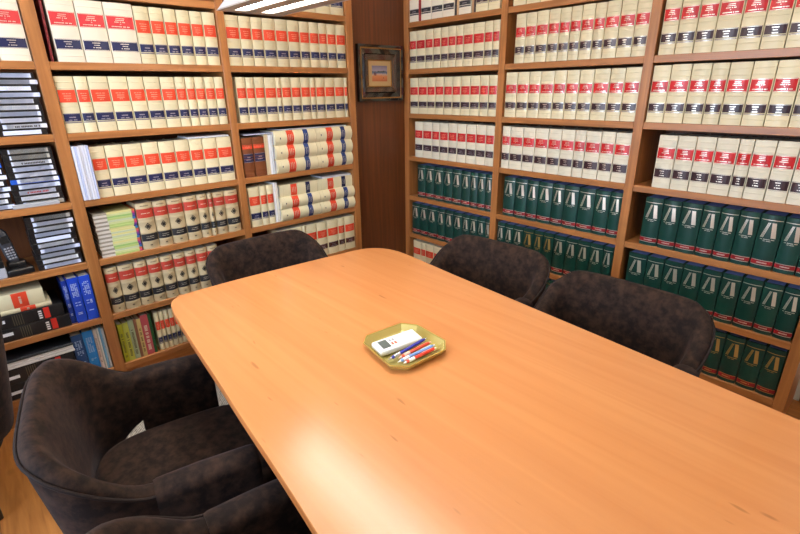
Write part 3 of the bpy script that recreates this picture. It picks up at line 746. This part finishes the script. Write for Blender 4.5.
# ------------------------------------------------------------------ rug
m, t, b = nt('woven_rug')
co = t.nodes.new('ShaderNodeTexCoord'); mp = t.nodes.new('ShaderNodeMapping'); mp.inputs['Rotation'].default_value = (0, 0, PI/4); mp.inputs['Scale'].default_value = (1, 1, 1)
t.links.new(co.outputs['Object'], mp.inputs['Vector'])
wv = t.nodes.new('ShaderNodeTexWave'); wv.wave_type = 'BANDS'; wv.inputs['Scale'].default_value = 28; wv.inputs['Distortion'].default_value = 5; wv.inputs['Detail'].default_value = 3; wv.inputs['Detail Scale'].default_value = 4
t.links.new(mp.outputs[0], wv.inputs['Vector'])
n2 = t.nodes.new('ShaderNodeTexNoise'); n2.inputs['Scale'].default_value = 260; t.links.new(co.outputs['Object'], n2.inputs['Vector'])
mx0 = t.nodes.new('ShaderNodeMath'); mx0.operation = 'MULTIPLY_ADD'; mx0.inputs[1].default_value = .7; t.links.new(n2.outputs['Fac'], mx0.inputs[0]); t.links.new(wv.outputs['Fac'], mx0.inputs[2])
rr = t.nodes.new('ShaderNodeValToRGB'); rr.color_ramp.elements[0].position = .45; rr.color_ramp.elements[1].position = 1.0
rr.color_ramp.elements[0].color = lin((104, 98, 92)); rr.color_ramp.elements[1].color = lin((204, 198, 186))
t.links.new(mx0.outputs[0], rr.inputs[0]); t.links.new(rr.outputs[0], b.inputs['Base Color']); b.inputs['Roughness'].default_value = .95
bp = t.nodes.new('ShaderNodeBump'); bp.inputs['Strength'].default_value = .5; bp.inputs['Distance'].default_value = .004; t.links.new(mx0.outputs[0], bp.inputs['Height']); t.links.new(bp.outputs[0], b.inputs['Normal'])
bm = newbm(); rbox(bm, -2.56, -.75, -3.3, -.3, .0005, .0115, .004, 2)
tag(obj('rug', bm, m), 'pale grey woven rug with a fine zigzag weave lying under the table', 'rug')

# ------------------------------------------------------------------ chairs
m, t, b = nt('brown_velvet'); VELVET = m
co = t.nodes.new('ShaderNodeTexCoord')
n1 = t.nodes.new('ShaderNodeTexNoise'); n1.inputs['Scale'].default_value = 30; n1.inputs['Detail'].default_value = 7; n1.inputs['Roughness'].default_value = .62
t.links.new(co.outputs['Object'], n1.inputs['Vector'])
rr = t.nodes.new('ShaderNodeValToRGB'); rr.color_ramp.elements[0].position = .40; rr.color_ramp.elements[1].position = .64
rr.color_ramp.elements[0].color = lin((25, 18, 17)); rr.color_ramp.elements[1].color = lin((53, 38, 31))
t.links.new(n1.outputs['Fac'], rr.inputs[0]); t.links.new(rr.outputs[0], b.inputs['Base Color'])
b.inputs['Roughness'].default_value = .85; b.inputs['Sheen Weight'].default_value = .13; b.inputs['Sheen Roughness'].default_value = .4
b.inputs['Sheen Tint'].default_value = lin((165, 150, 160)); b.inputs['Specular IOR Level'].default_value = .15
n3 = t.nodes.new('ShaderNodeTexNoise'); n3.inputs['Scale'].default_value = 300; t.links.new(co.outputs['Object'], n3.inputs['Vector'])
bp = t.nodes.new('ShaderNodeBump'); bp.inputs['Strength'].default_value = .25; bp.inputs['Distance'].default_value = .001; t.links.new(n3.outputs['Fac'], bp.inputs['Height']); t.links.new(bp.outputs[0], b.inputs['Normal'])
PIPE = flat('piping_dark', (34, 26, 25), .8, spec=.2)

def make_chair():
    root = empty('armchair')
    A, Bd, NX = .290, .215, 4.0
    # plan curve, resampled evenly from the right arm joint round the back to the left
    raw = []
    for i in range(241):
        th = PI*i/240; c, s = math.cos(th), math.sin(th)
        raw.append(Vector((A*math.copysign(abs(c)**(2/NX), c), -Bd*abs(s)**(2/NX)-.095, 0)))
    L = [0]
    for a, b_ in zip(raw[:-1], raw[1:]): L.append(L[-1]+(b_-a).length)
    N = 44; cur = []
    j = 0
    for i in range(N+1):
        d = L[-1]*i/N
        while j < len(L)-2 and L[j+1] < d: j += 1
        f = (d-L[j])/(L[j+1]-L[j]); cur.append(raw[j].lerp(raw[j+1], f))
    bm = newbm(); rings = []; pipe = []
    for i, p in enumerate(cur):
        a = cur[max(i-1, 0)]; b_ = cur[min(i+1, N)]; tdir = (b_-a).normalized(); nrm = Vector((-tdir.y, tdir.x, 0))
        if nrm.dot(p) < 0: nrm = -nrm
        s = abs(2*i/N-1)
        back = max(0, min(1, (-p.y-.03)/.25))
        e = max(0, (s-.47)/.50); e = min(1, e); e = e*e*(3-2*e)
        zt = .805-.157*e
        q_ = min(1, max(0, (s-.68)/.3)); zb = .385+.085*q_*q_*(3-2*q_)
        lean = .032*(1-e*.9)
        H = zt-zb
        prof = [(-.012, 0), (-.030, .04), (-.040, .25), (-.040, .55), (-.032, .80), (-.022, .93), (-.006, .99), (.012, 1.0), (.027, .975), (.034, .94), (.034, .80), (.028, .5), (.020, .2), (.012, .02)]
        ring = []
        for u, f in prof:
            uu = u+lean*(max(0, f)**1.2)
            q = p+nrm*uu; ring.append(bm.verts.new((q.x, q.y, zb+H*f)))
        rings.append(ring)
        q = p+nrm*(.0365+lean*.94**1.2); pipe.append((q.x, q.y, zb+H*.945))
    n = len(rings[0])
    for a, b_ in zip(rings[:-1], rings[1:]):
        for k in range(n): bm.faces.new((a[k], a[(k+1) % n], b_[(k+1) % n], b_[k]))
    bm.faces.new(rings[0]); bm.faces.new(rings[-1])
    back = obj('backrest', bm, VELVET, root, smooth=True, autos=60)
    bm = newbm(); tube(bm, pipe, .0045, 8); obj('piping', bm, PIPE, back, smooth=True)
    for s in (1, -1):
        bm = newbm()
        # arm: slab with a rounded top, leaning slightly outward
        x0, x1 = .258, .343
        pr = []
        for k in range(9):
            a = PI*k/8; pr.append(((x0+x1)/2+(x1-x0)/2*math.cos(a)*1.0, .656-.030+.030*math.sin(a)))
        pr = [(x1-.012, .32)] + pr + [(x0-.006, .32)]
        ys = [(-.115, .96), (-.105, 1), (.0, 1), (.08, 1), (.124, 1), (.136, .985), (.140, .95)]
        rg = []
        for y, sc in ys:
            cxx = (x0+x1)/2
            rg.append([bm.verts.new((s*(cxx+(x-cxx)*sc), y, .32+(z-.32)*(1-(1-sc)*.25)-.012*max(0, y)/.2)) for x, z in pr])
        for a, b_ in zip(rg[:-1], rg[1:]):
            for k in range(len(pr)): bm.faces.new((a[k], a[(k+1) % len(pr)], b_[(k+1) % len(pr)], b_[k]))
        bm.faces.new(rg[0]); bm.faces.new(rg[-1])
        obj('armrest', bm, VELVET, root, smooth=True, autos=50)
    # seat cushion: plump rounded-square pad
    bm = newbm(); rg = []
    for z, k in ((.30, .955), (.315, .985), (.35, 1), (.41, 1), (.437, .985), (.452, .95), (.460, .88), (.466, .6), (.468, .3)):
        ring = []
        for q in range(48):
            a = 2*PI*q/48; c, s = math.cos(a), math.sin(a)
            x = .248*math.copysign(abs(c)**(2/4.5), c)*k; y = -.015+.262*math.copysign(abs(s)**(2/4.5), s)*k
            if y < 0: x *= 1-.06*(min(1, -y/.25))**2
            ring.append(bm.verts.new((x, y, z)))
        rg.append(ring)
    for a, b_ in zip(rg[:-1], rg[1:]):
        for k in range(48): bm.faces.new((a[k], a[(k+1) % 48], b_[(k+1) % 48], b_[k]))
    bm.faces.new(rg[0]); bm.faces.new(rg[-1])
    obj('seat', bm, VELVET, root, smooth=True, autos=60)
    for sx in (1, -1):
        for sy in (1, -1):
            bm = newbm(); tube(bm, [(sx*.175, -.02+sy*.16, .004), (sx*.165, -.02+sy*.15, .305)], [.011, .019], 12)
            obj('leg', bm, DLEG, root, smooth=True, autos=50)
    return root
ch = make_chair()
chairs = [
    ((-1.495, -.68, .0118), PI, 'dark brown velvet armchair at the far short end of the table'),
    ((-.955, -1.365, .0118), PI/2+.03, 'dark brown velvet armchair on the right side, the one nearer the corner'),
    ((-1.03, -2.075, .0118), PI/2, 'dark brown velvet armchair on the right side, in front of the green books'),
    ((-2.29, -1.385, .0118), -PI/2-.17, 'brown velvet armchair with its seat in view, left of the table'),
    ((-2.32, -2.165, .0118), -PI/2-.12, 'brown velvet armchair cut by the bottom photo edge, only arm and back top showing'),
    ((-3.025, -.46, .0008), PI/2, 'dark velvet armchair at the left photo edge, in front of the archive boxes')]
for i, (loc, rz, lab) in enumerate(chairs):
    o = ch if i == 0 else copy_tree(ch)
    o.location = loc; o.rotation_euler = (0, 0, rz); tag(o, lab, 'armchair', 'brown velvet armchairs around the table')

# ------------------------------------------------------------------ tray and its contents
tray = empty('tray', (-1.652, -1.719, TZ+.0005)); tag(tray, 'octagonal yellow glass tray on the table, holding pens', 'tray')
oc = [(-1.784,-1.794), (-1.755,-1.625), (-1.716,-1.591), (-1.564,-1.605), (-1.529,-1.658), (-1.541,-1.807), (-1.585,-1.847), (-1.743,-1.839)]
cx, cy = -1.652, -1.719
def octr(bm, s, z): return [bm.verts.new(((x-cx)*s, (y-cy)*s, z)) for x, y in oc]
m, t, b = nt('amber_glass'); b.inputs['Base Color'].default_value = lin((228, 214, 130)); b.inputs['Transmission Weight'].default_value = .45; b.inputs['Roughness'].default_value = .07; b.inputs['IOR'].default_value = 1.5; b.inputs['Metallic'].default_value = .25; b.inputs['Coat Weight'].default_value = .6
bm = newbm()
R_ = [octr(bm, .86, 0), octr(bm, .90, .003), octr(bm, 1.0, .022), octr(bm, 1.0, .025), octr(bm, .955, .025), octr(bm, .84, .005)]
for a, b_ in zip(R_[:-1], R_[1:]):
    for k in range(8): bm.faces.new((a[k], a[(k+1) % 8], b_[(k+1) % 8], b_[k]))
bm.faces.new(R_[0]); bm.faces.new(R_[-1]); obj('dish', bm, m, tray)
bm = newbm(); A_ = octr(bm, 1.002, .0252); B_ = octr(bm, .985, .0252); A2 = octr(bm, 1.002, .0262); B2 = octr(bm, .985, .0262)
for k in range(8):
    l = (k+1) % 8
    bm.faces.new((A2[k], A2[l], B2[l], B2[k])); bm.faces.new((A_[k], A_[l], A2[l], A2[k])); bm.faces.new((B_[k], B_[l], B2[l], B2[k])); bm.faces.new((A_[k], A_[l], B_[l], B_[k]))
obj('gilt_rim', bm, flat('brass', (206, 176, 84), .3, metal=.8), tray)
# white hand-held calculator leaning on the rim
cal = empty('calculator', (-1.668, -1.700, TZ+.0185)); cal.rotation_euler = (.10, -.03, math.atan2(-.03, .165))
bm = newbm(); rbox(bm, -.083, .083, -.034, .034, -.004, .017, .007, 3); obj('body', bm, flat('white_plastic', (232, 232, 226), .35), cal, smooth=True, autos=50)
bm = newbm(); rbox(bm, -.066, -.034, -.022, .022, .0165, .0178, .0005, 1); obj('display', bm, flat('lcd', (84, 92, 88), .2), cal)
bm = newbm(); rbox(bm, -.028, -.020, .004, .016, .0165, .0188, .001, 1); rbox(bm, -.016, -.008, .004, .016, .0165, .0188, .001, 1); obj('grey_buttons', bm, cm((150, 152, 158)), cal)
bm = newbm(); rbox(bm, -.028, -.020, -.016, -.003, .0165, .0188, .001, 1); rbox(bm, -.016, -.008, -.016, -.003, .0165, .0188, .001, 1); obj('red_buttons', bm, cm((214, 92, 66)), cal)
tag(cal, 'white hand-held device with grey display and red buttons lying in the tray', 'calculator')
def pen(p0, p1, body, grip, lab, r=.0056, clip=True):
    p0, p1 = Vector(p0), Vector(p1); d = p1-p0; Ln = d.length
    e = empty('pen', p0); e.rotation_mode = 'QUATERNION'; e.rotation_quaternion = Vector((0, 0, 1)).rotation_difference(d.normalized())
    bm = newbm(); tube(bm, [(0,0,.012), (0,0,.02), (0,0,Ln-.012), (0,0,Ln-.004)], [r*.8, r, r, r*.7], 12); obj('barrel', bm, body, e, smooth=True, autos=50)
    bm = newbm(); tube(bm, [(0,0,.0), (0,0,.004), (0,0,.0118)], [.0007, .0015, r*.75], 10); obj('tip', bm, grip, e, smooth=True, autos=50)
    bm = newbm(); tube(bm, [(0,0,.022), (0,0,.045)], r*1.12, 12); obj('grip', bm, grip, e, smooth=True, autos=50)
    if clip:
        bm = newbm(); rbox(bm, -.002, .002, r, r+.0022, Ln-.05, Ln-.008, .0008, 1); obj('clip', bm, grip, e)
    bm = newbm(); tube(bm, [(0,0,Ln-.0038), (0,0,Ln+.004)], r*.45, 8); obj('button', bm, grip, e)
    tag(e, lab, 'pen', 'pens in the tray')
SIL = flat('pen_silver', (200, 200, 205), .25, metal=.8)
pen((-1.752,-1.752,.766), (-1.600,-1.768,.790), cm((38, 40, 150), .3), SIL, 'dark blue ballpoint pen with silver clip in the tray, nearest the white device')
pen((-1.722,-1.766,.7648), (-1.592,-1.781,.778), cm((214, 74, 44), .3), cm((236, 190, 170), .3), 'orange-red pen between the blue pens in the tray')
pen((-1.738,-1.779,.7625), (-1.592,-1.799,.774), cm((120, 160, 220), .3), cm((232, 236, 240), .3), 'light blue pen in the tray between two red pens')
pen((-1.730,-1.797,.7625), (-1.600,-1.812,.772), cm((206, 52, 34), .3), cm((236, 232, 226), .3), 'red pen nearest the front rim of the tray')
bm = newbm()
tube(bm, [(.010*math.cos(2*PI*k/16), .010*math.sin(2*PI*k/16), .002) for k in range(16)], .0012, 6, closed=True)
rbox(bm, .008, .034, -.002, .002, .0006, .0030, .0006, 1)
tag(obj('key_ring', bm, GF, loc=(-1.615, -1.815, .7605)), 'small brass key ring lying at the right end of the tray', 'key ring')

# ------------------------------------------------------------------ hanging lamp over the table
LX0, LX1, LY0, LY1, LZ = -1.662, -1.369, -2.05, -.585, 1.90
lamp = empty('pendant_lamp', ((LX0+LX1)/2, (LY0+LY1)/2, LZ)); tag(lamp, 'long grey pendant lamp with two fluorescent strips hanging above the table', 'lamp')
hx, hy = (LX1-LX0)/2, (LY1-LY0)/2
LM = flat('lamp_metal', (188, 190, 198), .35, metal=.2)
bm = newbm()
# trapezoid housing, open underside edge frame
lo = [bm.verts.new((sx*hx, sy*hy, 0)) for sx, sy in ((-1,-1),(1,-1),(1,1),(-1,1))]
hi = [bm.verts.new((sx*(hx-.05), sy*(hy-.05), .07)) for sx, sy in ((-1,-1),(1,-1),(1,1),(-1,1))]
for k in range(4): bm.faces.new((lo[k], lo[(k+1) % 4], hi[(k+1) % 4], hi[k]))
bm.faces.new(hi)
obj('housing', bm, LM, lamp)
bm = newbm()
for a, b_ in ((-hx+.001, -.105), (-.048, .022), (.079, hx-.001)): pass
sx_ = [(-.092, -.040), (.028, .082)]
edges = [-hx+.001] + [v for s in sx_ for v in s] + [hx-.001]
for a, b_ in ((edges[0], edges[1]), (edges[2], edges[3]), (edges[4], edges[5])): box(bm, a, b_, -hy+.001, hy-.001, .0005, .004)
for a, b_ in sx_:
    box(bm, a, b_, -hy+.001, -hy+.055, .0005, .004); box(bm, a, b_, hy-.055, hy-.001, .0005, .004)
obj('underside_plate', bm, flat('lamp_under', (150, 140, 132), .4), lamp)
m, t, b = nt('fluorescent'); b.inputs['Emission Color'].default_value = (1, .96, .90, 1); b.inputs['Emission Strength'].default_value = 36; b.inputs['Base Color'].default_value = (.9,.9,.9,1); TUBE = m
m, t, b = nt('uplight_tube'); b.inputs['Emission Color'].default_value = (1, .90, .76, 1); b.inputs['Emission Strength'].default_value = 82; b.inputs['Base Color'].default_value = (.9,.9,.9,1)
bm = newbm(); box(bm, -.085, .085, -hy+.07, hy-.07, .0705, .078); obj('upward_tube', bm, m, lamp)
for a, b_ in sx_:
    bm = newbm(); box(bm, a+.0005, b_-.0005, -hy+.056, hy-.056, .006, .010); obj('light_strip', bm, TUBE, lamp)
bm = newbm()
for sy in (-.5, .5): tube(bm, [(0, sy, .0785), (0, sy, CH-LZ-.001)], .0015, 6)
obj('suspension_wire', bm, LM, lamp)

# ------------------------------------------------------------------ ceiling lights (above the photograph's frame)
m, t, b = nt('downlight_glow'); b.inputs['Emission Color'].default_value = (1, .86, .66, 1); b.inputs['Emission Strength'].default_value = 60; DL = m
DLP = [(-.62, -2.75), (-1.75, -.62), (-2.75, -.75), (-2.6, -3.9), (-1.2, -4.2)]
for i, (x, y) in enumerate(DLP):
    r = empty('ceiling_downlight', (x, y, CH))
    bm = newbm(); tube(bm, [(.06*math.cos(2*PI*k/24), .06*math.sin(2*PI*k/24), -.004) for k in range(24)], .006, 6, closed=True); obj('trim_ring', bm, LM, r, smooth=True)
    bm = newbm(); bmesh.ops.create_circle(bm, cap_ends=True, radius=.055, segments=24)
    for v in bm.verts: v.co.z = -.003
    obj('lens', bm, DL, r)
    tag(r, 'round recessed ceiling downlight above the bookcases and table', 'ceiling light', 'recessed ceiling downlights')
def area(name, loc, rot, sx, sy, power, color):
    l = bpy.data.lights.new(name, 'AREA'); l.shape = 'RECTANGLE'; l.size = sx; l.size_y = sy; l.energy = power; l.color = color
    o = bpy.data.objects.new(name, l); COL.objects.link(o); o.location = loc; o.rotation_euler = rot; return o
# daylight entering through the window in the left wall
area('window_daylight', (RX0-.12, (WY0+WY1)/2, (WZ0+WZ1)/2), (0, -PI/2, 0), WZ1-WZ0, WY1-WY0, 120, (.66, .80, 1))
for i, (x, y) in enumerate(DLP):
    l = bpy.data.lights.new('downlight_beam', 'SPOT'); l.energy = 30; l.color = (1, .90, .76); l.spot_size = math.radians(150); l.spot_blend = 1; l.shadow_soft_size = .055
    o = bpy.data.objects.new('downlight_beam', l); COL.objects.link(o); o.location = (x, y, CH-.012)
# world: pale sky outside
w = bpy.data.worlds.new('World'); scene.world = w; w.use_nodes = True
w.node_tree.nodes['Background'].inputs[0].default_value = (.6, .75, 1, 1); w.node_tree.nodes['Background'].inputs[1].default_value = 1.0

# ------------------------------------------------------------------ camera
cd = bpy.data.cameras.new('camera'); co_ = bpy.data.objects.new('camera', cd); COL.objects.link(co_)
yaw, pit, rol = math.radians(42.09610897), math.radians(20.57580817), math.radians(-.82919027)
F = Vector((math.sin(yaw)*math.cos(pit), math.cos(yaw)*math.cos(pit), -math.sin(pit)))
R0 = Vector((math.cos(yaw), -math.sin(yaw), 0)); U0 = R0.cross(F)
Rv = math.cos(rol)*R0+math.sin(rol)*U0; Uv = -math.sin(rol)*R0+math.cos(rol)*U0
M = Matrix((Rv, Uv, -F)).transposed().to_4x4(); M.translation = Vector((-2.60647, -2.75875, 1.57913))
co_.matrix_world = M
cd.sensor_width = 36; cd.lens = 473.113/800*36; cd.clip_start = .05
scene.camera = co_
vs = scene.view_settings; vs.view_transform = 'Standard'; vs.look = 'None'; vs.gamma = 1; vs.use_curve_mapping = False; vs.exposure = -0.10
scene.cycles.max_bounces = 8; scene.cycles.use_denoising = True; scene.cycles.sample_clamp_indirect = 6
